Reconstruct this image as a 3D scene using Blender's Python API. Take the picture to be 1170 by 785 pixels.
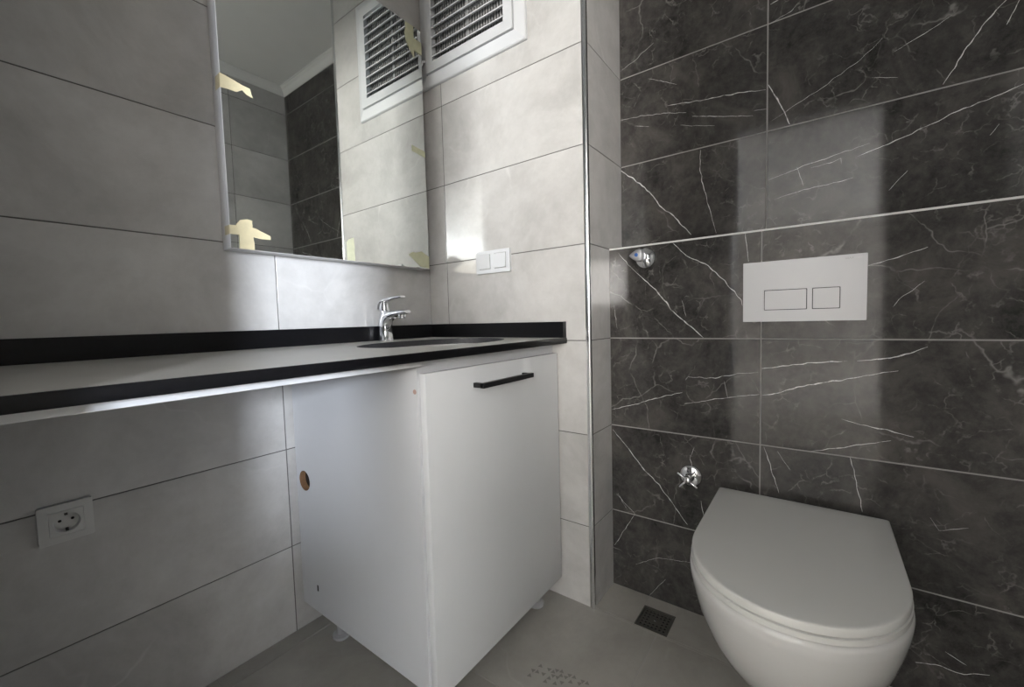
import bpy, bmesh, math, random
from mathutils import Matrix, Vector, noise
random.seed(7)
for o in list(bpy.data.objects): bpy.data.objects.remove(o)
S = bpy.context.scene
COL = S.collection
PI = math.pi

# ---------------------------------------------------------------- camera
cam_d = bpy.data.cameras.new('camera'); cam = bpy.data.objects.new('camera', cam_d); COL.objects.link(cam)
cam_d.sensor_width = 36.0; cam_d.lens = 474.227 / 1170 * 36.0
cam_d.clip_start = .02
CR = Vector((0.593678, -0.804254, -0.026863)); CU = Vector((0.063057, 0.013215, 0.997922)); CF = Vector((0.802228, 0.594139, -0.058559))
m = Matrix((CR, CU, -CF)).transposed().to_4x4()
m.translation = Vector((-1.1877, -1.2908, 0.9472))
cam.matrix_world = m
S.camera = cam

# ---------------------------------------------------------------- light and exposure
S.view_settings.view_transform = 'Standard'; S.view_settings.look = 'None'
S.view_settings.gamma = 1; S.view_settings.use_curve_mapping = False
S.view_settings.exposure = 0.12
W = bpy.data.worlds.new('sky'); S.world = W; W.use_nodes = True
W.node_tree.nodes['Background'].inputs[0].default_value = (.75, .87, 1, 1)
W.node_tree.nodes['Background'].inputs[1].default_value = .25
def area(name, loc, direction, sx, sy, power, col):
    l = bpy.data.lights.new(name, 'AREA'); l.shape = 'RECTANGLE'; l.size = sx; l.size_y = sy
    l.energy = power; l.color = col
    o = bpy.data.objects.new(name, l); COL.objects.link(o); o.location = loc
    o.rotation_euler = Vector(direction).to_track_quat('-Z', 'Y').to_euler()
    return o
# daylight from two windows of the hall outside the doorway
area('daylight_end_window', (-5.42, -7.02, 1.55), (0, 1, 0), .80, 1.7, 1850, (.84, .90, 1))
area('daylight_side_window', (-8.92, -5.05, 1.35), (1, 0, 0), 1.74, 2.1, 1010, (1, .965, .915))

# ---------------------------------------------------------------- helpers
def lnk(o, parent=None):
    COL.objects.link(o)
    if parent: o.parent = parent
    return o
def fin(bm, name, mats, parent=None, smooth=False, kind=None, auto=None):
    me = bpy.data.meshes.new(name)
    bmesh.ops.recalc_face_normals(bm, faces=bm.faces)
    bm.to_mesh(me); bm.free()
    for mt in (mats if isinstance(mats, (list, tuple)) else [mats]): me.materials.append(mt)
    o = bpy.data.objects.new(name, me); lnk(o, parent)
    if smooth:
        me.polygons.foreach_set('use_smooth', [True] * len(me.polygons))
        me.set_sharp_from_angle(angle=math.radians(auto or 35))
    if kind: o['kind'] = kind
    return o
def empty(name, label, cat, loc=(0, 0, 0), group=None):
    o = bpy.data.objects.new(name, None); o.empty_display_size = .05; COL.objects.link(o); o.location = loc
    tag(o, label, cat, group); return o
def tag(o, label, cat, group=None):
    o['label'] = label; o['category'] = cat
    if group: o['group'] = group
    return o
def box(bm, a, b, bev=0, seg=2, mat=0):
    x0, x1 = sorted((a[0], b[0])); y0, y1 = sorted((a[1], b[1])); z0, z1 = sorted((a[2], b[2]))
    vs = [bm.verts.new(p) for p in ((x0,y0,z0),(x1,y0,z0),(x1,y1,z0),(x0,y1,z0),(x0,y0,z1),(x1,y0,z1),(x1,y1,z1),(x0,y1,z1))]
    fs = [bm.faces.new([vs[i] for i in f]) for f in ((3,2,1,0),(4,5,6,7),(0,1,5,4),(1,2,6,5),(2,3,7,6),(3,0,4,7))]
    for f in fs: f.material_index = mat
    if bev:
        es = list({e for f in fs for e in f.edges})
        bmesh.ops.bevel(bm, geom=es, offset=bev, segments=seg, affect='EDGES', profile=.5, clamp_overlap=True, material=-1)
    return fs
def loft(bm, rings, cap0=True, cap1=True, mat=0, closed=True):
    R = [[bm.verts.new(p) for p in r] for r in rings]
    n = len(R[0]); fs = []
    for a, b in zip(R, R[1:]):
        for i in range(n if closed else n - 1):
            j = (i + 1) % n
            fs.append(bm.faces.new((a[i], a[j], b[j], b[i])))
    if cap0: fs.append(bm.faces.new(R[0][::-1]))
    if cap1: fs.append(bm.faces.new(R[-1]))
    for f in fs: f.material_index = mat
    return R
def frame_of(d):
    d = Vector(d).normalized(); u = d.orthogonal().normalized(); return u, d.cross(u), d
def cyl(bm, p0, p1, prof, n=32, mat=0, cap=True):
    """a turned solid: prof = [(t along axis in metres from p0, radius)]"""
    u, v, d = frame_of(Vector(p1) - Vector(p0)); p0 = Vector(p0)
    loft(bm, [[p0 + d * t + u * (r * math.cos(2*PI*i/n)) + v * (r * math.sin(2*PI*i/n)) for i in range(n)] for t, r in prof], cap, cap, mat)
def rod(bm, p0, p1, r, n=16, mat=0):
    L = (Vector(p1) - Vector(p0)).length; e = min(r * .35, L * .2)
    cyl(bm, p0, p1, [(0, r - e), (e, r), (L - e, r), (L, r - e)], n, mat)
def plate(bm, outer, holes, t0, t1, fn, mat=0, matside=None):
    """a flat board with real holes. outer/holes: 2D loops; fn(u, v, t) gives the point."""
    matside = mat if matside is None else matside
    layers = []
    for t in (t0, t1):
        loops = [[bm.verts.new(fn(u, v, t)) for u, v in lp] for lp in [outer] + holes]
        es = []
        for lp in loops:
            for i in range(len(lp)): es.append(bm.edges.new((lp[i], lp[(i + 1) % len(lp)])))
        g = bmesh.ops.triangle_fill(bm, use_beauty=True, use_dissolve=False, edges=es)
        for f in g['geom']:
            if isinstance(f, bmesh.types.BMFace): f.material_index = mat
        layers.append(loops)
    for A, B in zip(*layers):
        for i in range(len(A)):
            j = (i + 1) % len(A); f = bm.faces.new((A[i], A[j], B[j], B[i])); f.material_index = matside
def circ(cu, cv, r, n=32, r2=None):
    r2 = r if r2 is None else r2
    return [(cu + r * math.cos(2*PI*i/n), cv + r2 * math.sin(2*PI*i/n)) for i in range(n)]
def rect(u0, v0, u1, v1): return [(u0, v0), (u1, v0), (u1, v1), (u0, v1)]
def rrect(u0, v0, u1, v1, r, n=4):
    out = []
    for cx, cy, a in ((u1-r, v1-r, 0), (u0+r, v1-r, 90), (u0+r, v0+r, 180), (u1-r, v0+r, 270)):
        for k in range(n + 1):
            t = math.radians(a + 90 * k / n); out.append((cx + r*math.cos(t), cy + r*math.sin(t)))
    return out

# ---------------------------------------------------------------- materials
def newmat(name):
    mt = bpy.data.materials.new(name); mt.use_nodes = True
    nt = mt.node_tree; return mt, nt, nt.nodes['Principled BSDF']
def plain(name, col, rough=.5, metal=0, noise_amt=.04, scale=30, spec=.5, coat=0, bump=0, trans=0, ior=1.5):
    mt, nt, b = newmat(name)
    N, L = nt.nodes, nt.links
    tc = N.new('ShaderNodeTexCoord'); nz = N.new('ShaderNodeTexNoise'); nz.inputs['Scale'].default_value = scale; nz.inputs['Detail'].default_value = 4
    L.new(tc.outputs['Object'], nz.inputs['Vector'])
    mx = N.new('ShaderNodeMix'); mx.data_type = 'RGBA'
    mx.inputs[6].default_value = tuple(c * (1 - noise_amt) for c in col) + (1,)
    mx.inputs[7].default_value = tuple(min(1, c * (1 + noise_amt)) for c in col) + (1,)
    L.new(nz.outputs['Fac'], mx.inputs[0]); L.new(mx.outputs[2], b.inputs['Base Color'])
    b.inputs['Roughness'].default_value = rough; b.inputs['Metallic'].default_value = metal
    b.inputs['Specular IOR Level'].default_value = spec; b.inputs['Coat Weight'].default_value = coat
    b.inputs['Coat Roughness'].default_value = .05; b.inputs['Transmission Weight'].default_value = trans; b.inputs['IOR'].default_value = ior
    if bump:
        bp = N.new('ShaderNodeBump'); bp.inputs['Strength'].default_value = bump; bp.inputs['Distance'].default_value = .002
        L.new(nz.outputs['Fac'], bp.inputs['Height']); L.new(bp.outputs['Normal'], b.inputs['Normal'])
    return mt
def stone_coords(nt):
    """position shifted by a random amount per tile, so the pattern breaks at every joint"""
    N, L = nt.nodes, nt.links
    tc = N.new('ShaderNodeTexCoord'); at = N.new('ShaderNodeAttribute'); at.attribute_name = 'tile_id'
    ml = N.new('ShaderNodeVectorMath'); ml.operation = 'MULTIPLY'; ml.inputs[1].default_value = (17.3, 9.1, 5.7)
    ad = N.new('ShaderNodeVectorMath'); ad.operation = 'ADD'
    L.new(at.outputs['Fac'], ml.inputs[0]); L.new(tc.outputs['Object'], ad.inputs[0]); L.new(ml.outputs[0], ad.inputs[1])
    return ad.outputs[0]
def nnoise(nt, vec, scale, detail=6, rough=.6, dist=0):
    n = nt.nodes.new('ShaderNodeTexNoise'); n.inputs['Scale'].default_value = scale; n.inputs['Detail'].default_value = detail
    n.inputs['Roughness'].default_value = rough; n.inputs['Distortion'].default_value = dist
    nt.links.new(vec, n.inputs['Vector']); return n.outputs['Fac']
def ramp(nt, fac, stops):
    r = nt.nodes.new('ShaderNodeValToRGB'); cr = r.color_ramp
    while len(cr.elements) < len(stops): cr.elements.new(.5)
    for e, (p, c) in zip(cr.elements, stops):
        e.position = p; e.color = (c, c, c, 1) if isinstance(c, (int, float)) else tuple(c) + (1,)
    nt.links.new(fac, r.inputs[0]); return r.outputs[0]
def mixc(nt, fac, a, b):
    m = nt.nodes.new('ShaderNodeMix'); m.data_type = 'RGBA'
    for s, v in ((0, fac), (6, a), (7, b)):
        if isinstance(v, (int, float)): m.inputs[s].default_value = v
        elif isinstance(v, tuple): m.inputs[s].default_value = v + (1,)
        else: nt.links.new(v, m.inputs[s])
    return m.outputs[2]
def mathn(nt, op, a, b=None):
    m = nt.nodes.new('ShaderNodeMath'); m.operation = op
    for i, v in enumerate((a, b)):
        if v is None: continue
        if isinstance(v, (int, float)): m.inputs[i].default_value = v
        else: nt.links.new(v, m.inputs[i])
    return m.outputs[0]
def web(nt, vec, scale, width, warp, seedoff=0):
    """thin crack-like lines: edges of a noise-warped voronoi"""
    N, L = nt.nodes, nt.links
    n = N.new('ShaderNodeTexNoise'); n.inputs['Scale'].default_value = scale * .8; n.inputs['Detail'].default_value = 5
    L.new(vec, n.inputs['Vector'])
    sc = N.new('ShaderNodeVectorMath'); sc.operation = 'SCALE'; sc.inputs['Scale'].default_value = warp; L.new(n.outputs['Color'], sc.inputs[0])
    ad = N.new('ShaderNodeVectorMath'); ad.operation = 'ADD'; L.new(vec, ad.inputs[0]); L.new(sc.outputs[0], ad.inputs[1])
    v = N.new('ShaderNodeTexVoronoi'); v.feature = 'DISTANCE_TO_EDGE'; v.inputs['Scale'].default_value = scale
    L.new(ad.outputs[0], v.inputs['Vector'])
    return ramp(nt, v.outputs['Distance'], [(0, 1.), (width, 0.)])
def make_light_stone(name, c0, c1, c2, rough):
    mt, nt, b = newmat(name); v = stone_coords(nt)
    f = nnoise(nt, v, 3.0, 10, .68, .25); g = nnoise(nt, v, 14, 6, .7)
    base = ramp(nt, f, [(.33, c0), (.5, c1), (.66, c2)])
    base = mixc(nt, mathn(nt, 'MULTIPLY', ramp(nt, g, [(.45, 0.), (.75, 1.)]), .35), base, c0)
    w = web(nt, v, 1.6, .012, .9)
    wm = mathn(nt, 'MULTIPLY', w, mathn(nt, 'MULTIPLY', ramp(nt, nnoise(nt, v, 3.1, 3), [(.5, 0.), (.65, 1.)]), .35))
    base = mixc(nt, wm, base, tuple(min(1, c * 1.18) for c in c2))
    nt.links.new(base, b.inputs['Base Color'])
    b.inputs['Roughness'].default_value = rough; b.inputs['Specular IOR Level'].default_value = .5
    bp = nt.nodes.new('ShaderNodeBump'); bp.inputs['Strength'].default_value = .03; bp.inputs['Distance'].default_value = .004
    nt.links.new(nnoise(nt, v, 5, 2), bp.inputs['Height']); nt.links.new(bp.outputs[0], b.inputs['Normal'])
    return mt
def make_marble():
    mt, nt, b = newmat('dark_marble_tile'); v = stone_coords(nt)
    f = nnoise(nt, v, 7, 8, .68, .5); g = nnoise(nt, v, 42, 8, .75)
    base = ramp(nt, f, [(.34, (.024, .023, .022)), (.52, (.056, .0525, .050)), (.70, (.105, .097, .090))])
    base = mixc(nt, ramp(nt, g, [(.42, 0.), (.72, .5)]), base, (.115, .108, .102))
    reg = ramp(nt, nnoise(nt, v, 4.2, 3), [(.44, 0.), (.56, 1.)])
    w1 = mathn(nt, 'MULTIPLY', web(nt, v, 16, .035, .11), reg)
    w1 = mathn(nt, 'MULTIPLY', w1, ramp(nt, nnoise(nt, v, 30, 3), [(.45, 0.), (.62, .75)]))
    reg2 = ramp(nt, nnoise(nt, v, 2.3, 2), [(.47, 0.), (.55, 1.)])
    w2 = mathn(nt, 'MULTIPLY', web(nt, v, 4.5, .010, .22), reg2)
    w2 = mathn(nt, 'MULTIPLY', w2, ramp(nt, nnoise(nt, v, 12, 3), [(.42, 0.), (.55, .9)]))
    base = mixc(nt, mathn(nt, 'MULTIPLY', w1, .9), base, (.22, .21, .20))
    base = mixc(nt, mathn(nt, 'MULTIPLY', w2, .8), base, (.26, .25, .24))
    nt.links.new(base, b.inputs['Base Color'])
    b.inputs['Roughness'].default_value = .07; b.inputs['Specular IOR Level'].default_value = .32
    return mt
def make_vein():
    mt, nt, b = newmat('white_vein')
    tc = nt.nodes.new('ShaderNodeTexCoord')
    f = nnoise(nt, tc.outputs['Object'], 45, 5, .8)
    nt.links.new(mixc(nt, ramp(nt, f, [(.34, 0.), (.50, 1.)]), (.20, .196, .19), (.72, .71, .70)), b.inputs['Base Color'])
    b.inputs['Roughness'].default_value = .09
    return mt
M = dict(
    stone=make_light_stone('light_stone_tile', (.44, .43, .415), (.555, .545, .53), (.635, .625, .61), .075),
    floor=make_light_stone('floor_stone_tile', (.28, .266, .24), (.345, .33, .30), (.40, .385, .35), .28),
    marble=make_marble(), vein=make_vein(),
    grout=plain('grey_grout', (.13, .125, .118), .9), grout_light=plain('light_grout', (.30, .29, .28), .8), grout_floor=plain('floor_grout', (.36, .35, .33), .9),
    plaster=plain('white_plaster', (.78, .78, .77), .8, scale=8), hallwall=plain('hall_paint', (.50, .47, .43), .7),
    hallfloor=plain('hall_floor', (.62, .59, .54), .3), white=plain('white_lacquer', (.70, .71, .72), .13, noise_amt=.01),
    side=plain('white_laminate', (.65, .66, .68), .16, noise_amt=.01), plastic=plain('white_plastic', (.64, .65, .665), .3, noise_amt=.01),
    offwhite=plain('switch_plastic', (.66, .66, .64), .3, noise_amt=.01),
    ceramic=plain('glazed_ceramic', (.58, .575, .56), .10, noise_amt=.01), lid=plain('toilet_seat_plastic', (.62, .615, .59), .22, noise_amt=.02, scale=6),
    chrome=plain('chrome', (.80, .81, .83), .06, 1, noise_amt=.01), trimchrome=plain('polished_trim', (.80, .81, .82), .2, 1, noise_amt=.01), steel=plain('brushed_steel', (.10, .095, .085), .5, .4),
    satin=plain('satin_chrome', (.41, .415, .43), .42, .5, noise_amt=.01), blackmetal=plain('black_metal', (.012, .012, .013), .35),
    granite=plain('black_granite', (.005, .005, .006), .3, noise_amt=.6, scale=120, spec=.25), dusty=plain('dusty_countertop', (.50, .485, .455), .33, noise_amt=.06, scale=14),
    granite_cut=plain('sawn_granite_edge', (.045, .045, .05), .5, noise_amt=.3, scale=150),
    dark=plain('gap_shade', (.006, .006, .006), .7), chip=plain('chipboard', (.22, .12, .06), .85, noise_amt=.35, scale=160),  # near-black of gaps, holes and sump is shade put into the colour
    tape=plain('masking_tape', (.62, .54, .34), .6, noise_amt=.12, scale=60, bump=.6), tape_pale=plain('pale_masking_tape', (.58, .58, .40), .6, noise_amt=.1, scale=60, bump=.6),
    alu=plain('mirror_edge_aluminium', (.72, .71, .70), .4, 0), blue=plain('blue_marker', (.03, .12, .42), .35), clear=plain('clear_plastic', (.85, .86, .88), .12, trans=.45, ior=1.45),
    greyink=plain('grey_print', (.20, .20, .20), .5), paleink=plain('pale_grey_print', (.46, .46, .47), .5), floordark=plain('floor_print', (.21, .20, .18), .5),
    back_shade=plain('shade_painted_board', (.03, .02, .015), .9), grille=plain('shade_grey_grille', (.30, .30, .30), .4), ductshade=plain('duct_shade', (.03, .03, .03), .8))
mir, nt, b = newmat('mirror_glass')
b.inputs['Metallic'].default_value = 1; b.inputs['Base Color'].default_value = (.84, .87, .85, 1)
tc = nt.nodes.new('ShaderNodeTexCoord')
nt.links.new(ramp(nt, nnoise(nt, tc.outputs['Object'], 7, 6, .7), [(.5, .012), (.72, .05)]), b.inputs['Roughness'])
M['mirror'] = mir

# ---------------------------------------------------------------- room shell, everything tiled with real tiles and joints
T = .302; ZF = -.0326                       # joint pitch and height of joint 0
ZJ = [ZF + k * T for k in range(1, 9)]      # .269 .571 .873 1.175 1.477 1.779 2.081 2.383
CEIL = 2.55; YW = -.7142; YB = -1.775; XU = .274; XL = .1604; XD = -1.27
def tiles(bm, layer, fn, us, vs, mat=0, gap=.0030, proud=.0012):
    """tile field between the break lists; fn(u, v, d) maps to space, d = distance out of the wall (0 = tile face)"""
    h = gap / 2; c = .0007
    for i in range(len(us) - 1):
        for j in range(len(vs) - 1):
            u0 = us[i] + (h if i else 0); u1 = us[i+1] - (h if i < len(us) - 2 else 0)
            v0 = vs[j] + (h if j else 0); v1 = vs[j+1] - (h if j < len(vs) - 2 else 0)
            tid = random.random()
            r0 = [bm.verts.new(fn(u, v, -proud)) for u, v in rect(u0, v0, u1, v1)]
            r1 = [bm.verts.new(fn(u, v, -c * .6)) for u, v in rect(u0, v0, u1, v1)]
            r2 = [bm.verts.new(fn(u, v, 0)) for u, v in rect(u0 + c, v0 + c, u1 - c, v1 - c)]
            fs = [bm.faces.new(r2)]
            for a, b_ in ((r0, r1), (r1, r2)):
                for k in range(4): fs.append(bm.faces.new((a[k], a[(k+1) % 4], b_[(k+1) % 4], b_[k])))
            for f in fs: f.material_index = mat; f[layer] = tid
def wall_bm():
    bm = bmesh.new(); return bm, bm.faces.layers.float.new('tile_id')
G = .0012
# left wall (carries the mirror)
bm, ly = wall_bm()
box(bm, (XD, G, 0), (0.0, .12, CEIL), mat=1)
tiles(bm, ly, lambda u, v, d: (u, -d, v), [XD, -1.207, -.6058, 0], [0] + ZJ + [CEIL])
fin(bm, 'wall_left', [M['stone'], M['grout']], kind='structure')
# boxed-out wall with the switch, and its short return
bm, ly = wall_bm()
box(bm, (G, YW + G, 0), (XU + .12, .12, CEIL), mat=1)
tiles(bm, ly, lambda u, v, d: (-d, u, v), [YW, -.1009, 0], [0] + ZJ + [CEIL])
tiles(bm, ly, lambda u, v, d: (u, YW - d, v), [0, XU], [0] + ZJ + [CEIL])
fin(bm, 'wall_middle', [M['stone'], M['grout']], kind='structure')
# veins traced on the dark marble, in (y, z) on the wall
VEINS = [
 (0,0.6,[(-0.716,1.809),(-0.768,1.828),(-0.834,1.859)]),
 (0,0.8,[(-0.715,1.641),(-0.793,1.634),(-0.882,1.616),(-0.936,1.6)]),
 (0,1.2,[(-0.876,1.641),(-0.988,1.623),(-1.063,1.615),(-1.157,1.597)]),
 (0,0.6,[(-0.814,1.749),(-0.86,1.726),(-0.907,1.698)]),
 (0,0.9,[(-0.954,1.583),(-1.043,1.555),(-1.125,1.533)]),
 (0,0.8,[(-1.127,1.547),(-1.159,1.542)]),
 (0,0.6,[(-0.918,1.566),(-0.971,1.549),(-1.021,1.534)]),
 (0,0.6,[(-0.766,1.607),(-0.815,1.591)]),
 (0,1.7,[(-0.713,1.468),(-0.778,1.41),(-0.83,1.354),(-0.849,1.318),(-0.887,1.286),(-0.95,1.208)]),
 (0,1.0,[(-0.979,1.472),(-0.976,1.415),(-0.993,1.328),(-1.013,1.253),(-1.025,1.201)]),
 (0,1.8,[(-1.163,1.609),(-1.192,1.548),(-1.216,1.481)]),
 (0,0.6,[(-1.169,1.502),(-1.228,1.531),(-1.289,1.558),(-1.372,1.602),(-1.412,1.638)]),
 (0,1.4,[(-1.625,1.64),(-1.597,1.609),(-1.562,1.555),(-1.524,1.485)]),
 (0,1.0,[(-1.642,1.63),(-1.623,1.581)]),
 (0,1.0,[(-1.165,1.336),(-1.239,1.354),(-1.34,1.373),(-1.391,1.382)]),
 (0,1.5,[(-1.367,1.354),(-1.454,1.378),(-1.508,1.397),(-1.559,1.417),(-1.613,1.43),(-1.653,1.442)]),
 (0,0.9,[(-1.18,1.277),(-1.258,1.292),(-1.342,1.298),(-1.359,1.301)]),
 (0,0.7,[(-1.435,1.596),(-1.483,1.614),(-1.535,1.64)]),
 (0,1,[(-1.166,1.831),(-1.189,1.836)]),
 (0,0.6,[(-1.162,1.777),(-1.217,1.79),(-1.234,1.807)]),
 (0,0.6,[(-1.392,1.548),(-1.443,1.53)]),
 (0,0.7,[(-1.431,1.252),(-1.466,1.295)]),
 (0,0.7,[(-1.604,1.343),(-1.618,1.365)]),
 (0,0.8,[(-1.235,1.357),(-1.25,1.302)]),
 (0,0.6,[(-1.266,1.348),(-1.308,1.351),(-1.333,1.358),(-1.334,1.342)]),
 (1,0.9,[(-0.747,1.158),(-0.777,1.121),(-0.809,1.087)]),
 (1,1.8,[(-0.809,1.087),(-0.87,1.027),(-0.928,0.953),(-1.011,0.876)]),
 (1,1.5,[(-0.923,1.17),(-0.962,1.125),(-1.016,1.097),(-1.067,1.043),(-1.111,0.985),(-1.114,0.969)]),
 (1,0.9,[(-1.12,1.171),(-1.129,1.091)]),
 (1,1.0,[(-1.386,1.055),(-1.427,1.065),(-1.49,1.087)]),
 (1,0.7,[(-1.433,0.951),(-1.443,0.969),(-1.487,1.01)]),
 (1,0.9,[(-0.959,0.744),(-0.967,0.755),(-1.026,0.753),(-1.112,0.773),(-1.155,0.778)]),
 (1,1.1,[(-0.717,0.625),(-0.805,0.653),(-0.88,0.683),(-0.95,0.704)]),
 (1,0.9,[(-0.956,0.669),(-1.058,0.696),(-1.158,0.716)]),
 (1,1.5,[(-1.164,0.714),(-1.2,0.723),(-1.268,0.751),(-1.339,0.769),(-1.419,0.793),(-1.446,0.798)]),
 (1,1.4,[(-1.164,0.79),(-1.268,0.809),(-1.35,0.818)]),
 (1,1.6,[(-1.369,0.819),(-1.432,0.828),(-1.465,0.842),(-1.495,0.857)]),
 (1,1.1,[(-1.341,0.668),(-1.379,0.658),(-1.429,0.65),(-1.476,0.641)]),
 (1,1.0,[(-1.279,0.573),(-1.342,0.594),(-1.394,0.612),(-1.436,0.626)]),
 (1,1.4,[(-0.719,0.555),(-0.777,0.494),(-0.828,0.432),(-0.878,0.391),(-0.966,0.281)]),
 (1,1.0,[(-1.17,0.567),(-1.184,0.524),(-1.207,0.442)]),
 (1,1.1,[(-1.359,0.572),(-1.37,0.529),(-1.386,0.434)]),
 (1,0.7,[(-0.734,0.332),(-0.768,0.28)]),
 (1,0.7,[(-1.068,0.748),(-1.078,0.698)]),
 (1,0.5,[(-1.202,0.56),(-1.233,0.512)]),
 (1,0.5,[(-0.949,0.993),(-0.962,0.94)]),
 (1,0.6,[(-0.985,0.537),(-0.972,0.496),(-0.981,0.462)]),
 (1,0.5,[(-0.729,0.985),(-0.739,0.907)]),
 (1,1.2,[(-1.491,0.085),(-1.524,0.096),(-1.559,0.094),(-1.612,0.114)]),
 (1,0.9,[(-1.541,0.136),(-1.576,0.119)]),
 (1,0.9,[(-0.73,0.328),(-0.795,0.273)]),
 (1,0.7,[(-0.795,0.273),(-0.72,0.14)]),
 (1,0.6,[(-0.796,0.096),(-0.869,0.143),(-0.982,0.163)]),
 (1,0.6,[(-0.896,0.079),(-0.84,-0.001)]),
 (1,0.5,[(-1.508,0.453),(-1.523,0.426),(-1.571,0.445)]),
 (1,0.7,[(-1.004,0.371),(-1.013,0.32)])]

def ribbons(bm, which, x):
    for w_, wd, pts in VEINS:
        if w_ != which: continue
        P = []
        for a, b_ in zip(pts, pts[1:]):
            n = max(2, int(math.dist(a, b_) / .006))
            for k in range(n): P.append((a[0] + (b_[0]-a[0]) * k / n, a[1] + (b_[1]-a[1]) * k / n))
        P.append(pts[-1]); n = len(P); Q = []
        for k, (y, z) in enumerate(P):
            e = min(1, min(k, n - 1 - k) / 6)
            Q.append((y + .0035 * e * noise.noise(Vector((y * 55, z * 55, 1))) , z + .0035 * e * noise.noise(Vector((y * 55, z * 55, 9)))))
        prev = None
        for k, (y, z) in enumerate(Q):
            a = Q[max(0, k-1)]; b_ = Q[min(n-1, k+1)]
            dy, dz = b_[0]-a[0], b_[1]-a[1]; l = math.hypot(dy, dz) or 1
            t = k / (n - 1); w = wd * .00085 * (.35 + .65 * math.sin(PI * min(1, max(0, t)))**.5) * (.55 + .9 * abs(noise.noise(Vector((y * 40, z * 40, 4)))) * 1.6)
            cur = (bm.verts.new((x - .0002, y - dz / l * w, z + dy / l * w)), bm.verts.new((x - .0002, y + dz / l * w, z - dy / l * w)))
            if prev:
                f = bm.faces.new((prev[0], prev[1], cur[1], cur[0])); f.material_index = 2
            prev = cur
# dark marble wall, upper plane
bm, ly = wall_bm()
box(bm, (XU + G, YB - .12, 0), (XU + .12, YW, CEIL), mat=1)
tiles(bm, ly, lambda u, v, d: (XU - d, u, v), [YB, -1.763, -1.1606, YW], [0] + ZJ + [CEIL], gap=.0038)
ribbons(bm, 0, XU)
fin(bm, 'wall_right', [M['marble'], M['grout_light'], M['vein']], kind='structure')
# dark marble boxing in front of it, up to the ledge
bm, ly = wall_bm()
ZT = ZJ[3]
box(bm, (XL + G, YB, 0), (XU, YW, ZT - .002), mat=1)
tiles(bm, ly, lambda u, v, d: (XL - d, u, v), [YB, -1.763, -1.1607, YW], [0] + ZJ[:3] + [ZT - .004], gap=.0038)
tiles(bm, ly, lambda u, v, d: (u, v, ZT - .001 + d), [XL + .004, XU], [YB, YW])
ribbons(bm, 1, XL)
fin(bm, 'wall_right_ledge', [M['marble'], M['grout_light'], M['vein']], kind='structure')
# front wall (seen in the mirror) and the wall with the doorway behind the camera
bm, ly = wall_bm()
box(bm, (XD - .15, YB - .12, 0), (XU, YB - G, CEIL), mat=1)
tiles(bm, ly, lambda u, v, d: (u, YB + d, v), [XD, -.672, -.07, XU], [0] + ZJ + [CEIL])
fin(bm, 'wall_front', [M['stone'], M['grout']], kind='structure')
DY0, DY1, DZ = -1.565, -.86, 2.08
bm, ly = wall_bm()
for a, b_ in (((XD - .15, YB, 0), (XD - G, DY0, CEIL)), ((XD - .15, DY1, 0), (XD - G, .12, CEIL)), ((XD - .15, DY0, DZ), (XD - G, DY1, CEIL))): box(bm, a, b_, mat=1)
tiles(bm, ly, lambda u, v, d: (XD + d, u, v), [YB, DY0], [0] + ZJ + [CEIL])
tiles(bm, ly, lambda u, v, d: (XD + d, u, v), [DY1, -.6, 0], [0] + ZJ + [CEIL])
tiles(bm, ly, lambda u, v, d: (XD + d, u, v), [DY0, DY1], [DZ, ZJ[-1], CEIL])
fin(bm, 'wall_entrance', [M['stone'], M['grout']], kind='structure')
bm = bmesh.new()
for y0, y1 in ((DY0 - .001, DY0 + .012), (DY1 - .012, DY1 + .001)): box(bm, (XD - .16, y0, 0), (XD + .004, y1, DZ), .002)
box(bm, (XD - .16, DY0, DZ - .012), (XD + .004, DY1, DZ + .001), .002)
fin(bm, 'door_1', M['plaster'], kind='structure')
# hall outside
bm = bmesh.new()
HX, HY0, HY1 = -9.0, -7.1, .7
def wallbox(a, b_): box(bm, a, b_)
wallbox((HX - .12, HY1, 0), (XD - .15, HY1 + .12, 2.62))
# end wall (y = HY0) and side wall (x = HX), each with its window opening
for x0, x1, z0, z1 in ((HX, -5.82, 0, 2.62), (-5.02, XD, 0, 2.62), (-5.82, -5.02, 0, .7), (-5.82, -5.02, 2.4, 2.62)): wallbox((x0, HY0 - .1, z0), (x1, HY0, z1))
for y0, y1, z0, z1 in ((HY0, -5.92, 0, 2.62), (-4.18, HY1, 0, 2.62), (-5.92, -4.18, 0, .3), (-5.92, -4.18, 2.4, 2.62)): wallbox((HX - .1, y0, z0), (HX, y1, z1))
wallbox((XD - .15, HY0, 0), (XD, YB - .12, 2.62))
wallbox((XD - .15, .12, 0), (XD, HY1 + .12, 2.62))
# unseen half-height partition, added to keep window light off the lower bathroom
wallbox((-3.4, -3.0, 0), (-1.6, -2.9, 1.1)); wallbox((-3.4, -2.9, 0), (-3.3, -1.75, 1.1))
fin(bm, 'wall_hall', M['hallwall'], kind='structure')
bm = bmesh.new(); box(bm, (HX - .1, HY0 - .1, 2.62), (XD, HY1 + .12, 2.7)); fin(bm, 'ceiling_hall', M['plaster'], kind='structure')
bm = bmesh.new(); box(bm, (HX - .1, HY0 - .1, -.08), (XD - .15, HY1 + .12, 0)); fin(bm, 'floor_hall', M['hallfloor'], kind='structure')
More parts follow.
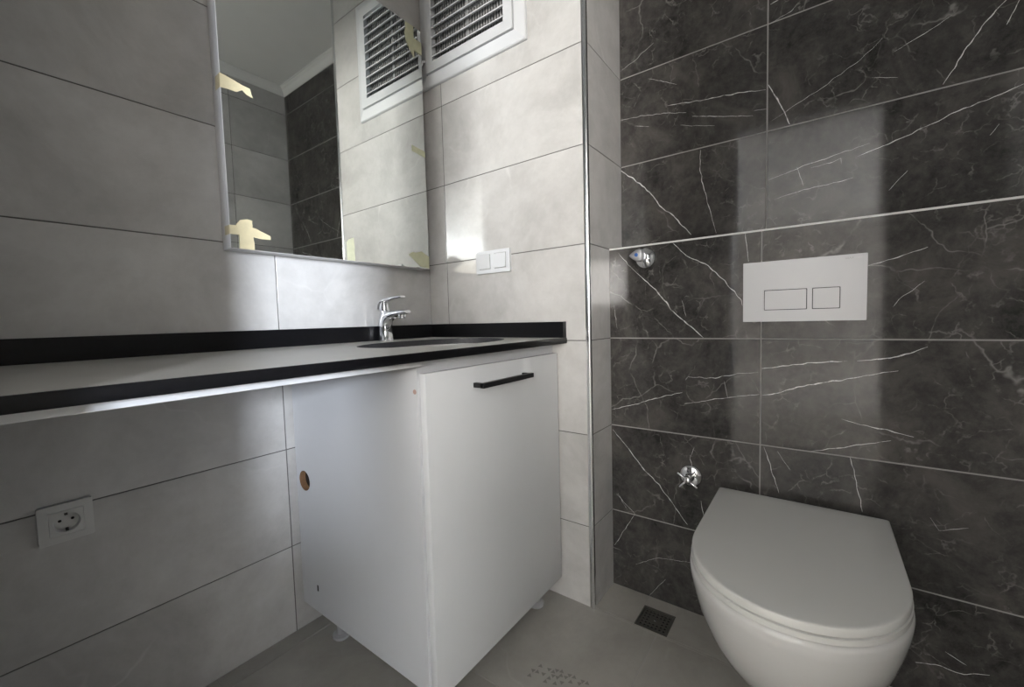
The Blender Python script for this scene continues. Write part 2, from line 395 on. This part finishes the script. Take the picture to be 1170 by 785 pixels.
# floor
bm, ly = wall_bm()
DR = (.010, -.942, .108, -.844)             # drain opening
plate(bm, rect(XD - .15, YB - .12, XU + .12, .12), [rect(*DR)], -.08, -G, lambda u, v, t: (u, v, t), 1)
ys = [YB, -.916, -.06, 0]
tiles(bm, ly, lambda u, v, d: (u, v, d), [XD - .15, -.82, -.405, .0, ], ys)
tiles(bm, ly, lambda u, v, d: (u + .0, v, d), [.0, .0 + DR[0] - .0012], [YB, YW])
tiles(bm, ly, lambda u, v, d: (u, v, d), [DR[0], XL], [YB, DR[1]]); tiles(bm, ly, lambda u, v, d: (u, v, d), [DR[0], XL], [DR[3], YW])
tiles(bm, ly, lambda u, v, d: (u, v, d), [DR[2], XL], [DR[1], DR[3]])
for k, (x, y) in enumerate([(-0.288, -0.692), (-0.311, -0.683), (-0.309, -0.695), (-0.284, -0.717), (-0.285, -0.73), (-0.275, -0.736), (-0.271, -0.748), (-0.269, -0.771), (-0.268, -0.784), (-0.266, -0.808), (-0.265, -0.82), (-0.295, -0.736), (-0.308, -0.731), (-0.293, -0.748), (-0.283, -0.753), (-0.28, -0.766), (-0.313, -0.752), (-0.3, -0.765), (-0.286, -0.783), (-0.277, -0.804), (-0.33, -0.684), (-0.305, -0.712), (-0.322, -0.728)]):
    a0 = (k % 2) * PI + .3; r = .0075
    f = bm.faces.new([bm.verts.new((x + r * math.cos(a0 + i * 2*PI/3), y + r * math.sin(a0 + i * 2*PI/3), .0002)) for i in range(3)]); f.material_index = 2
fin(bm, 'floor', [M['floor'], M['grout_floor'], M['floordark']], kind='structure')
bm = bmesh.new(); box(bm, (XD - .15, YB - .12, CEIL), (XU + .12, .12, CEIL + .1)); fin(bm, 'ceiling', M['plaster'], kind='structure')
# plaster cornice round the ceiling, one moulding per wall
def cornice(n, p, along, out, L):
    prof = [(0, -.045), (.005, -.045), (.006, -.040), (.010, -.036), (.015, -.027), (.024, -.016), (.035, -.010), (.039, -.006), (.045, -.005), (.045, 0), (0, 0)]
    bm = bmesh.new(); p = Vector(p); a = Vector(along); o = Vector(out)
    loft(bm, [[p + a * t + o * u + Vector((0, 0, v)) for u, v in prof] for t in (0, L)])
    fin(bm, 'trim_%d' % n, M['plaster'], kind='structure')
cornice(1, (XD, 0, CEIL), (1, 0, 0), (0, -1, 0), -XD)
cornice(2, (0, YW, CEIL), (0, 1, 0), (-1, 0, 0), -YW)
cornice(3, (-.0, YW, CEIL), (1, 0, 0), (0, -1, 0), XU)
cornice(4, (XU, YB, CEIL), (0, 1, 0), (-1, 0, 0), YW - YB)
cornice(5, (XD, YB, CEIL), (1, 0, 0), (0, 1, 0), XU - XD)
cornice(6, (XD, YB, CEIL), (0, 1, 0), (1, 0, 0), -YB)
# chrome corner profile and the aluminium strip along the ledge
bm = bmesh.new()
cyl(bm, (.0015, YW + .0015, 0), (.0015, YW + .0015, CEIL - .045), [(0, .0062), (CEIL - .045, .0062)], 20)
box(bm, (-.0016, YW + .002, 0), (.004, YW + .012, CEIL - .045)); box(bm, (.002, YW - .0016, 0), (.012, YW + .004, CEIL - .045))
fin(bm, 'trim_7', M['trimchrome'], kind='structure', smooth=True)
bm = bmesh.new(); box(bm, (XL - .001, YB, ZT - .0046), (XL + .006, YW, ZT + .0006), .0008); fin(bm, 'trim_8', M['alu'], kind='structure')

# ---------------------------------------------------------------- countertop
CT, CB = .883, .865; CY = -.634
SC = (-.30, -.345, .25, .18)
bm = bmesh.new()
ell = [(SC[0] + SC[2] * math.cos(2*PI*i/72), SC[1] + SC[3] * math.sin(2*PI*i/72)) for i in range(72)]
plate(bm, rect(XD, CY + .004, -.0, -.0), [ell], CB, CT, lambda u, v, t: (u, v, t), 1, 1)
for f in bm.faces:
    f.normal_update()
    c = f.calc_center_median()
    if abs(f.normal.z) > .9 and c.z > CT - .001: f.material_index = 0
    elif abs(f.normal.z) < .5 and math.hypot((c.x-SC[0])/SC[2], (c.y-SC[1])/SC[3]) < 1.05: f.material_index = 2
# rounded front nosing
prof = [(0, CB - .001)] + [(-.006 + .006 * math.cos(t) * -1 * 0 - .0055 * math.sin(t), (CT + CB) / 2 - .0095 * math.cos(t)) for t in [PI * k / 10 for k in range(11)]] + [(0, CT + .0002)]
prof = [(0, CB - .0008)] + [(-.004 * math.sin(PI * k / 10)**.5 if 0 < k < 10 else 0, (CT + CB)/2 - .0098 * math.cos(PI * k / 10)) for k in range(11)] + [(0, CT + .0003)]
n0 = len(bm.faces)
loft(bm, [[(x, CY + .006 + u - (.002 if 0 < i < len(prof)-1 else 0), z) for i, (u, z) in enumerate(prof)] for x in (XD, -.0002)], mat=1)
ct = fin(bm, 'countertop', [M['dusty'], M['granite'], M['granite_cut']])
tag(ct, 'long black-edged stone countertop with dusty grey top running along left wall', 'countertop')
for a, b_ in (((XD, -.018, CT), (-.0, 0, CT + .052)), ((-.018, CY + .002, CT), (0, -.018, CT + .052))):
    bm = bmesh.new(); box(bm, a, b_, .0012); fin(bm, 'backsplash', M['granite'], ct)
# washbasin under the oval cut-out
bm = bmesh.new()
lv = [(1.04, CB - .0005), (1.00, CB - .001), (.985, CB - .012), (.965, CB - .04), (.90, CB - .085), (.74, CB - .118), (.5, CB - .132), (.2, CB - .138), (.08, CB - .139)]
inn = [[(SC[0] + SC[2]*s*math.cos(2*PI*i/64), SC[1] + SC[3]*s*math.sin(2*PI*i/64), z) for i in range(64)] for s, z in lv]
out = [[(SC[0] + (SC[2]*s+.008)*math.cos(2*PI*i/64), SC[1] + (SC[3]*s+.008)*math.sin(2*PI*i/64), z - .008) for i in range(64)] for s, z in lv[::-1]]
rr = loft(bm, out + inn, cap0=False, cap1=False)
bm.faces.new(rr[0][::-1]); 
bas = empty('washbasin', 'white oval washbasin sunk into the black-edged countertop', 'washbasin', (SC[0], SC[1], CB - .15))
def adopt(o, root):
    o.parent = root; o.matrix_parent_inverse = Matrix.Translation(-root.location); return o
adopt(fin(bm, 'basin_bowl', M['ceramic'], smooth=True, auto=60), bas)
bm = bmesh.new(); cyl(bm, (SC[0], SC[1], CB - .142), (SC[0], SC[1], CB), [(0, .021), (.006, .023), (.009, .021), (.010, .012)], 32)
adopt(fin(bm, 'drain_plug', M['chrome'], smooth=True), bas)

# ---------------------------------------------------------------- vanity cabinet
CX0, CX1, CY1, CZ0, CZ1 = -.585, -.008, -.582, .088, CB - .001
cab = empty('vanity_cabinet', 'white glossy vanity cabinet with one door under the right end of countertop', 'cabinet', (-.3, -.3, 0))
def part(bm, name, mat, root, **k): return adopt(fin(bm, name, mat, **k), root)
bm = bmesh.new()
plate(bm, rect(CY1, CZ0, -.012, CZ1), [circ(-.058, .481, .030, 36)], CX0, CX0 + .018, lambda u, v, t: (t, u, v), 0, 0)
for f in bm.faces:
    c = f.calc_center_median(); f.normal_update()
    if abs(f.normal.x) < .5 and math.hypot(c.y + .058, c.z - .481) < .034: f.material_index = 1
part(bm, 'side_panel', [M['side'], M['chip']], cab)
bm = bmesh.new()
box(bm, (CX1 - .018, CY1, CZ0), (CX1, -.012, CZ1), .0006); part(bm, 'side_panel', M['side'], cab)
bm = bmesh.new(); box(bm, (CX0 + .018, CY1, CZ0), (CX1 - .018, -.012, CZ0 + .018)); part(bm, 'bottom_panel', M['side'], cab)
bm = bmesh.new(); box(bm, (CX0 + .018, CY1, CZ1 - .07), (CX1 - .018, CY1 + .018, CZ1)); part(bm, 'top_rail', M['side'], cab)
bm = bmesh.new(); box(bm, (CX0 + .018, -.02, CZ0 + .018), (CX1 - .018, -.012, CZ1)); part(bm, 'back_panel', M['back_shade'], cab)  # near-black colour stands in for the shade inside the cabinet
bm = bmesh.new(); box(bm, (-.579, -.602, .073), (-.010, -.5835, .8325), .0012); door = part(bm, 'door', M['white'], cab, smooth=True)
bm = bmesh.new()
for x in (-.418, -.208): box(bm, (x - .006, -.634, .780), (x + .006, -.602, .792), .001)
box(bm, (-.424, -.636, .7795), (-.202, -.624, .7925), .0012)
h = fin(bm, 'handle', M['blackmetal'], door); h['label'] = 'black square bar handle'
for x, y in ((-.537, -.135), (-.085, -.135), (-.537, -.545), (-.088, -.548)):
    bm = bmesh.new(); cyl(bm, (x, y, 0), (x, y, 1), [(0, .024), (.003, .026), (.009, .026), (.013, .014), (.02, .0135), (.070, .0135), (.072, .022), (CZ0, .022)], 28)
    part(bm, 'foot', M['clear'], cab, smooth=True)['label'] = 'clear plastic levelling foot'
bm = bmesh.new(); cyl(bm, (CX0 + .001, -.573, .792), (CX0 - 1, -.573, .792), [(0, .0055), (.0016, .0055), (.0018, .004)], 20); part(bm, 'screw_cap', plain('pink_cap', (.45, .30, .26), .6), cab)
bm = bmesh.new(); box(bm, (CX0 - .0008, -.105, .154), (CX0 + .002, -.098, .172), .0006); part(bm, 'screw_hole', M['dark'], cab)  # dark block painted as the shade in a slot, no opening cut
# white board under the open part of the countertop
bm = bmesh.new(); box(bm, (XD, -.600, CB - .0145), (CX0 - .0005, -.583, CB - .0008), .0006)
tag(fin(bm, 'support_rail', M['white']), 'thin white support rail under the front edge of countertop', 'rail')

# ---------------------------------------------------------------- faucet
fx, fy = -.262, -.045
fau = empty('basin_faucet', 'chrome single lever basin faucet on the countertop behind washbasin', 'faucet', (fx, fy, CT))
def tube(bm, secs, n=28, mat=0):
    """sections (y, z, half-depth across path, half-width in x, tilt) swept in the x = fx plane"""
    rings = []
    for y, z, hd, hw, a in secs:
        dy, dz = math.cos(a), math.sin(a)
        ring = []
        for i in range(n):
            t = 2*PI*i/n; c, s = math.cos(t), math.sin(t)
            c = math.copysign(abs(c)**.8, c); s = math.copysign(abs(s)**.8, s)
            ring.append((fx + hw * s, y + hd * c * dy, z + hd * c * dz))
        rings.append(ring)
    loft(bm, rings, True, True, mat)
bm = bmesh.new()
tube(bm, [(fy, CT, .027, .027, 0), (fy, CT + .003, .027, .027, 0), (fy, CT + .006, .0235, .0235, 0), (fy, CT + .03, .0225, .0225, 0), (fy + .001, CT + .052, .0225, .022, 0),
          (fy - .001, CT + .068, .025, .021, .12), (fy - .008, CT + .082, .031, .0205, .30), (fy - .017, CT + .092, .036, .020, .45), (fy - .010, CT + .106, .030, .0195, .0)])
part(bm, 'body', M['chrome'], fau, smooth=True, auto=50)
bm = bmesh.new()
tube(bm, [(fy - .010, CT + .088, .017, .0200, PI/2), (fy - .035, CT + .091, .0150, .0195, PI/2), (fy - .060, CT + .095, .0115, .0185, PI/2), (fy - .085, CT + .097, .0098, .0175, PI/2), (fy - .112, CT + .0985, .0072, .017, PI/2), (fy - .124, CT + .0995, .0045, .014, PI/2)])
spout = part(bm, 'spout', M['chrome'], fau, smooth=True, auto=50)
bm = bmesh.new(); cyl(bm, (fx, fy - .094, CT + .090), (fx, fy - .094, CT), [(0, .0135), (.006, .0135), (.007, .012), (.013, .0115), (.014, .009)], 28)
ae = fin(bm, 'aerator', M['chrome'], spout, smooth=True)
bm = bmesh.new()
cyl(bm, (fx, fy + .002, CT + .104), (fx, fy + .002, CT + 1), [(0, .0195), (.003, .0195), (.004, .0175), (.010, .0178), (.026, .0165), (.032, .013)], 28)
part(bm, 'cartridge_cap', M['chrome'], fau, smooth=True)
bm = bmesh.new()
tube(bm, [(fy + .022, CT + .112, .003, .016, .2), (fy + .018, CT + .127, .0045, .0175, .7), (fy + .006, CT + .140, .006, .018, 1.2), (fy - .018, CT + .145, .0075, .0178, PI/2), (fy - .045, CT + .1475, .0065, .0165, PI/2 - .05), (fy - .075, CT + .150, .0050, .0145, PI/2), (fy - .101, CT + .1515, .0034, .012, PI/2)])
part(bm, 'lever', M['chrome'], fau, smooth=True, auto=50)

# ---------------------------------------------------------------- mirror, masking tape
MX0, MX1, MZ0, MZ1, MY = -.737, -.047, 1.153, 2.055, -.050
mi = empty('wall_mirror', 'large rectangular frameless mirror held off left wall above countertop', 'mirror', (-.39, 0, MZ0))
bm = bmesh.new(); plate(bm, rect(MX0, MZ0, MX1, MZ1), [rect(MX0 + .0008, MZ0 + .0008, MX1 - .0008, MZ1 - .0008)], 0, MY + .0003, lambda u, v, t: (u, t, v)); part(bm, 'mirror_box', M['alu'], mi)
bm = bmesh.new(); box(bm, (MX0 + .0008, MY, MZ0 + .0008), (MX1 - .0008, MY + .005, MZ1 - .0008)); part(bm, 'mirror_glass', M['mirror'], mi)
def tape(name, pts, label, mat='tape', wrap=None, dy=0):
    """torn strip of tape: outline in (x, z) on the mirror face, slightly wrinkled, with a wrap round the mirror's side"""
    bm = bmesh.new(); y0 = MY - .0003 - dy
    # densify the outline so torn ends look ragged
    P = []
    for a, b_ in zip(pts, pts[1:] + pts[:1]):
        n = max(1, int(math.dist(a, b_) / .006))
        for k in range(n):
            u = a[0] + (b_[0]-a[0])*k/n; v = a[1] + (b_[1]-a[1])*k/n
            P.append((u + .0012*noise.noise(Vector((u*300, v*300, 2))), v + .0012*noise.noise(Vector((u*300, v*300, 7)))))
    plate(bm, P, [], y0 - .0005, y0, lambda u, v, t: (u, t - (.0012 * abs(noise.noise(Vector((u*90, v*90, 3)))) if t < y0 else 0), v))
    if wrap: box(bm, (MX0 - .0006, y0, wrap[0]), (MX0, MY + .03, wrap[1]))
    o = fin(bm, 'masking_tape', M[mat]); tag(o, label, 'tape', 'masking tape on the mirror'); return o
tape('a', [(-.7376, 1.597), (-.712, 1.593), (-.692, 1.588), (-.686, 1.586), (-.668, 1.585), (-.664, 1.572), (-.661, 1.563), (-.676, 1.565), (-.686, 1.573), (-.692, 1.569), (-.700, 1.563), (-.716, 1.563), (-.7376, 1.560)],
     'crumpled yellow strip of masking tape on upper left edge of mirror', wrap=(1.562, 1.596))
tape('b', [(-.7376, 1.213), (-.70, 1.215), (-.675, 1.213), (-.655, 1.205), (-.637, 1.197), (-.637, 1.187), (-.66, 1.186), (-.69, 1.190), (-.7376, 1.190)],
     'horizontal strip of the crossed yellow masking tape at lower left of mirror', wrap=(1.190, 1.213))
tape('c', [(-.716, 1.154), (-.716, 1.19), (-.722, 1.216), (-.712, 1.229), (-.695, 1.234), (-.683, 1.232), (-.683, 1.20), (-.680, 1.154)],
     'upright strip of the crossed yellow masking tape at lower left of mirror', dy=.002)
tape('d', [(-.121, 2.054), (-.121, 2.03), (-.127, 2.012), (-.120, 1.985), (-.104, 1.963), (-.088, 1.941), (-.083, 1.942), (-.083, 2.054)],
     'upright pale strip of masking tape at upper right corner of mirror', 'tape_pale')
tape('e', [(-.110, 2.010), (-.0475, 2.010), (-.0475, 1.965), (-.110, 1.968)],
     'horizontal pale strip of masking tape at upper right corner of mirror', 'tape_pale', dy=.002)
tape('f', [(-.112, 1.612), (-.0475, 1.604), (-.0475, 1.582), (-.112, 1.590)], 'small pale strip of masking tape halfway up right edge of mirror', 'tape_pale')
tape('g', [(-.402, 1.154), (-.402, 1.212), (-.394, 1.223), (-.376, 1.230), (-.374, 1.154)], 'upright pale strip of masking tape on middle of mirror bottom edge', 'tape_pale')
tape('h', [(-.148, 1.200), (-.130, 1.211), (-.112, 1.210), (-.100, 1.214), (-.085, 1.218), (-.0475, 1.200), (-.0475, 1.156), (-.090, 1.158), (-.122, 1.180)], 'torn pale piece of masking tape at lower right corner of mirror', 'tape_pale')

# ---------------------------------------------------------------- louvred vent window
VY0, VY1, VZ0, VZ1 = -.508, -.010, 1.862, 2.366
ve = empty('louvred_vent', 'white plastic louvred vent set in light tiled wall beside mirror', 'vent', (0, (VY0 + VY1)/2, VZ0))
X = lambda u, v, t: (t, u, v)
bm = bmesh.new()
def rframe(bm, y0, y1, z0, z1, w, xa, xb): plate(bm, rect(y0, z0, y1, z1), [rect(y0 + w, z0 + w, y1 - w, z1 - w)], xa, xb, X)
prof = [(0, 0), (0, -.009), (.003, -.013), (.030, -.020), (.038, -.022), (.040, -.020), (.040, -.001)]
loft(bm, [[(x, VY0 + o, VZ0 + o), (x, VY1 - o, VZ0 + o), (x, VY1 - o, VZ1 - o), (x, VY0 + o, VZ1 - o)] for o, x in prof] , False, False)
part(bm, 'outer_frame', M['plastic'], ve)
bm = bmesh.new(); rframe(bm, VY0 + .042, VY1 - .042, VZ0 + .042, VZ1 - .042, .036, -.004, -.028)
part(bm, 'leaf_frame', M['plastic'], ve)
oy0, oy1, oz0, oz1 = VY0 + .078, VY1 - .078, VZ0 + .078, VZ1 - .078
bm = bmesh.new(); box(bm, (-.003, oy0, oz0), (-.0005, oy1, oz1)); part(bm, 'backing', M['ductshade'], ve)  # dark sheet on the wall, painted as the shade of an open duct
bm = bmesh.new(); n = 28
for k in range(n + 1):
    y = oy0 + (oy1 - oy0) * k / n; box(bm, (-.008, y - .0022, oz0), (-.0035, y + .0022, oz1))
for zz in (oz0 + .125, oz0 + .25): box(bm, (-.007, oy0, zz - .003), (-.0035, oy1, zz + .003))
box(bm, (-.012, (oy0+oy1)/2 - .006, oz0), (-.0035, (oy0+oy1)/2 + .006, oz1))
part(bm, 'grille', M['grille'], ve)  # bars coloured grey for the shade the slats would cast on them
pitch = .0350; k = 0
while oz0 + .012 + k * pitch < oz1 - .004:
    z = oz0 + .014 + k * pitch; bm = bmesh.new()
    loft(bm, [[(-.012, y, z + .0095), (-.027, y, z - .001), (-.030, y, z - .001), (-.030, y, z + .003), (-.012, y, z + .0130)] for y in (oy0, oy1)])
    part(bm, 'slat', M['plastic'], ve); k += 1
bm = bmesh.new(); rod(bm, (-.030, VY1 - .040, 1.950), (-.046, VY1 - .040, 1.946), .004); rod(bm, (-.043, VY1 - .040, 1.952), (-.043, VY1 - .036, 1.930), .0035)
part(bm, 'latch', M['plastic'], ve, smooth=True)

# ---------------------------------------------------------------- light switch
sw = empty('light_switch', 'white double rocker light switch on light tiled wall below vent', 'switch', (0, -.342, 1.156))
bm = bmesh.new()
plate(bm, rrect(-.4185, 1.116, -.264, 1.197, .003), [rect(-.332, 1.131, -.279, 1.185), rect(-.403, 1.131, -.350, 1.185)], 0, -.011, X)
part(bm, 'frame', M['plastic'], sw)
for y0, y1, s in ((-.3305, -.2805, 1), (-.4015, -.3515, -1)):
    bm = bmesh.new(); z0, z1 = 1.1325, 1.1835; a, b_ = (-.0125, -.016) if s > 0 else (-.0155, -.0125)
    loft(bm, [[(0, y0, z0), (0, y1, z0), (0, y1, z1), (0, y0, z1)], [(a, y0, z0), (a, y1, z0), (b_, y1, z1), (b_, y0, z1)]])
    part(bm, 'rocker', M['plastic'], sw)
# ---------------------------------------------------------------- power socket
so = empty('power_socket', 'white power socket with round recess low on left wall under countertop', 'socket', (-1.066, 0, .5425))
Y = lambda u, v, t: (u, t, v)
bm = bmesh.new(); plate(bm, rrect(-1.107, .502, -1.025, .583, .003), [rect(-1.0915, .5165, -1.0395, .5685)], 0, -.011, Y); part(bm, 'frame', M['offwhite'], so)
c = (-1.0655, .5425)
bm = bmesh.new(); plate(bm, rect(-1.0908, .5172, -1.0402, .5678), [circ(c[0], c[1], .0205, 40)], 0, -.0115, Y)
cyl(bm, (c[0], 0, c[1]), (c[0], -1, c[1]), [(.000, .0204), (.0004, .0204)], 40)
part(bm, 'insert', M['offwhite'], so)
bm = bmesh.new(); R_ = [[(c[0] + r*math.cos(2*PI*i/40), y, c[1] + r*math.sin(2*PI*i/40)) for i in range(40)] for r, y in ((.0205, -.0112), (.0195, -.004), (.0185, -.0025), (.004, -.0025))]
loft(bm, R_, False, True); part(bm, 'well', M['offwhite'], so, smooth=True)
for dx, dz, r in ((-.0095, .003, .0028), (.0095, .003, .0028)):
    bm = bmesh.new(); cyl(bm, (c[0] + dx, -.0024, c[1] + dz), (c[0] + dx, -1, c[1] + dz), [(0, r), (.0004, r)], 16); part(bm, 'pin_hole', M['dark'], so)  # thin dark discs painted as the shade in the pin holes
for dz, s in ((.0175, .010), (-.0165, .008)):
    bm = bmesh.new(); box(bm, (c[0] - .0025, -.0095, c[1] + dz - .003), (c[0] + .0025, -.0028, c[1] + dz + .003), .0006); part(bm, 'earth_clip', M['steel'], so)

# ---------------------------------------------------------------- flush plate
fp = empty('flush_plate', 'rectangular satin silver dual flush plate on dark marble wall above toilet', 'flush plate', (XL, -1.25, .921))
bm = bmesh.new()
B1, B2 = (-1.265, .9525, -1.168, 1.0075), (-1.3335, .9525, -1.2755, 1.0075)
plate(bm, rrect(-1.3845, .9215, -1.1175, 1.0855, .0015, 2), [rrect(*B1, .002), rrect(*B2, .002)], XL, XL - .011, X)
part(bm, 'faceplate', M['satin'], fp)
bm = bmesh.new(); box(bm, (XL - .0005, -1.34, .945), (XL - .004, -1.16, 1.015)); part(bm, 'backing', M['dark'], fp)
for q_ in (B1, B2):
    bm = bmesh.new(); plate(bm, rrect(q_[0] + .0018, q_[1] + .0018, q_[2] - .0018, q_[3] - .0018, .0015), [], XL - .004, XL - .0112, X); part(bm, 'flush_button', M['satin'], fp)
def text(body, size, loc, rot, mat, name, root, ext=.0001):
    cu = bpy.data.curves.new(name, 'FONT'); cu.body = body; cu.size = size; cu.extrude = ext
    t = bpy.data.objects.new('tmp', cu); COL.objects.link(t)
    bpy.context.view_layer.update()
    me = bpy.data.meshes.new_from_object(t.evaluated_get(bpy.context.evaluated_depsgraph_get())); bpy.data.objects.remove(t)
    me.transform(Matrix.Translation(loc) @ rot); me.materials.clear(); me.materials.append(mat)
    o = bpy.data.objects.new(name, me); lnk(o); return adopt(o, root)
RX = Matrix(((0, 0, -1, 0), (-1, 0, 0, 0), (0, 1, 0, 0), (0, 0, 0, 1)))   # text facing -x, reading towards -y
text('GEA.P', .0062, (XL - .0111, -1.3415, 1.0745), RX, M['greyink'], 'logo', fp)
text('1800', .0070, (XL - .0111, -1.362, 1.0745), RX, M['paleink'], 'logo', fp)

# ---------------------------------------------------------------- stop valves on the marble
va = empty('stop_valve', 'chrome stop valve with teardrop lever and blue dot left of flush plate', 'valve', (XL, -.835, 1.134), 'stop valves on the marble wall')
bm = bmesh.new(); cyl(bm, (XL, -.838, 1.131), (XL - 1, -.838, 1.131), [(0, .0335), (.003, .0335), (.008, .031), (.013, .025), (.016, .016), (.018, .013)], 48)
part(bm, 'rosette', M['chrome'], va, smooth=True, auto=60)
bm = bmesh.new(); cyl(bm, (XL - .015, -.838, 1.133), (XL - 1, -.838, 1.133), [(0, .012), (.02, .012), (.022, .0155), (.0265, .0165), (.028, .015)], 32)
part(bm, 'spindle', M['chrome'], va, smooth=True)
bm = bmesh.new(); tp = [(-.8475, 1.153), (-.848, 1.136), (-.8475, 1.1185), (-.838, 1.1165), (-.826, 1.119), (-.815, 1.1255), (-.8055, 1.134), (-.8035, 1.1365), (-.8055, 1.139), (-.815, 1.1465), (-.826, 1.153), (-.838, 1.1555)]
cc = (-.829, 1.136)
loft(bm, [[(XL - t, cc[0] + (y - cc[0]) * s, cc[1] + (z - cc[1]) * s) for y, z in tp] for t, s in ((.042, .85), (.045, 1), (.056, 1), (.060, .90), (.061, .8))])
lv_ = part(bm, 'lever', M['satin'], va, smooth=True, auto=40)
bm = bmesh.new(); cyl(bm, (XL - .0605, -.829, 1.137), (XL - 1, -.829, 1.137), [(0, .0058), (.001, .0058), (.0013, .005)], 24)
part(bm, 'marker', M['blue'], va)['label'] = 'blue cold water dot'
vb = empty('stop_valve', 'chrome stop valve with cross handle low on marble wall left of toilet', 'valve', (XL, -.974, .443), 'stop valves on the marble wall')
vy, vz = -.975, .444
bm = bmesh.new(); cyl(bm, (XL, vy, vz), (XL - 1, vy, vz), [(0, .0335), (.003, .0335), (.007, .031), (.010, .026), (.012, .014), (.026, .0125), (.028, .010), (.045, .009)], 48)
part(bm, 'rosette', M['chrome'], vb, smooth=True, auto=60)
bm = bmesh.new(); hx = XL - .050; hy, hz = -.976, .446
cyl(bm, (hx + .012, hy, hz), (hx - 1, hy, hz), [(0, .010), (.004, .012), (.012, .012), (.017, .009), (.0185, .006)], 24)
for a in (math.radians(33), math.radians(-48)):
    for s in (1, -1):
        d = Vector((0, math.cos(a), math.sin(a))) * s
        p = Vector((hx, hy, hz)); rod(bm, p + d * .006, p + d * .034, .0036)
part(bm, 'cross_handle', M['chrome'], vb, smooth=True, auto=50)

# ---------------------------------------------------------------- floor drain
dr = empty('floor_drain', 'small square steel floor drain grate at foot of dark marble wall', 'drain', (.059, -.893, 0))
bm = bmesh.new()
plate(bm, rect(DR[0], DR[1], DR[2], DR[3]), [rect(DR[0] + .005, DR[1] + .005, DR[2] - .005, DR[3] - .005)], -.010, .0008, lambda u, v, t: (u, v, t))
part(bm, 'rim', M['steel'], dr)
bm = bmesh.new(); hs = []
for i in range(6):
    for j in range(7):
        if 2 <= i <= 3 and 2 <= j <= 4: continue
        hs.append(circ(DR[0] + .0165 + i * .0130, DR[1] + .0145 + j * .0115, .0042, 10))
plate(bm, rect(DR[0] + .007, DR[1] + .007, DR[2] - .007, DR[3] - .007), hs, -.0035, -.0015, lambda u, v, t: (u, v, t))
part(bm, 'grate', M['steel'], dr)
bm = bmesh.new(); cyl(bm, (.059, -.893, -.002), (.059, -.893, 1), [(0, .004), (.001, .004), (.0018, .0025)], 20); part(bm, 'screw', M['chrome'], dr)
bm = bmesh.new(); box(bm, (DR[0] + .0005, DR[1] + .0005, -.03), (DR[2] - .0005, DR[3] - .0005, -.0105)); part(bm, 'sump', M['dark'], dr)

# ---------------------------------------------------------------- toilet
TY = -1.2475
to = empty('wall_hung_toilet', 'white wall-hung toilet with closed grey-white lid below flush plate', 'toilet', (XL, TY, 0))
def dshape(xb, xc, a, b_, n=40, corner=.01, e=2.05, bb=None):
    """D outline: straight sides from the back at xb, half ellipse in front (towards -x)"""
    bb = b_ if bb is None else bb
    pts = []
    for k in range(n + 1):
        t = PI/2 + PI * k / n; c, s = math.cos(t), math.sin(t)
        pts.append((xc + a * math.copysign(abs(c)**(2/e), c), TY + b_ * math.copysign(abs(s)**(2/e), s)))
    side = 8
    L_ = [(xc + (xb - corner - xc) * k / side, TY + b_ + (bb - b_) * (k / side)**1.5) for k in range(side, 0, -1)]
    Rr = [(x, 2*TY - y) for x, y in L_[::-1]]
    cr = [(xb, TY + bb - corner), (xb - corner * .3, TY + bb - corner * .3)]
    cr2 = [(x, 2*TY - y) for x, y in cr[::-1]]
    return cr + L_ + pts + Rr + cr2
def shell(name, lv, mat, auto=40, sub=0):
    bm = bmesh.new()
    loft(bm, [[(x, y, z) for x, y in dshape(*d)] for z, d in lv])
    return part(bm, name, mat, to, smooth=True, auto=auto)
def D(xb, front, b_, corner=.01, bb=None): 
    xc = front + min(.225, (xb - front) * .55); return (xb, xc, xc - front, b_, 40, corner, 2.08, bb)
bl = []
for z, fr, hb in ((.060, -.085, .098), (.066, -.105, .106), (.085, -.145, .116), (.12, -.20, .131), (.16, -.250, .145), (.20, -.292, .157), (.25, -.330, .169), (.30, -.357, .179), (.34, -.373, .1855), (.375, -.384, .190), (.395, -.388, .191), (.402, -.386, .1895), (.406, -.380, .184)):
    bl.append((z, D(XL - .0005, fr, hb, .006)))
shell('bowl', bl, M['ceramic'], 60)
shell('seat', [(.4065, D(.125, -.384, .186)), (.4075, D(.127, -.387, .1885)), (.4175, D(.127, -.387, .1885)), (.4188, D(.125, -.384, .186))], M['lid'], 50)
shell('lid', [(.4198, D(.134, -.382, .1845, .005)), (.4208, D(.136, -.3855, .187, .005)), (.4335, D(.136, -.3855, .187, .005)), (.4352, D(.1352, -.3848, .1862, .005)), (.4361, D(.1335, -.383, .1845, .005)), (.4365, D(.131, -.379, .181, .005)), (.4375, D(.10, -.32, .14, .005))], M['lid'], 60)
bm = bmesh.new(); rod(bm, (.143, TY + .075, .420), (.143, TY - .075, .420), .009); box(bm, (.13, TY + .07, .4065), (.156, TY + .045, .424), .003); box(bm, (.13, TY - .045, .4065), (.156, TY - .07, .424), .003)
part(bm, 'hinge', M['lid'], to, smooth=True)
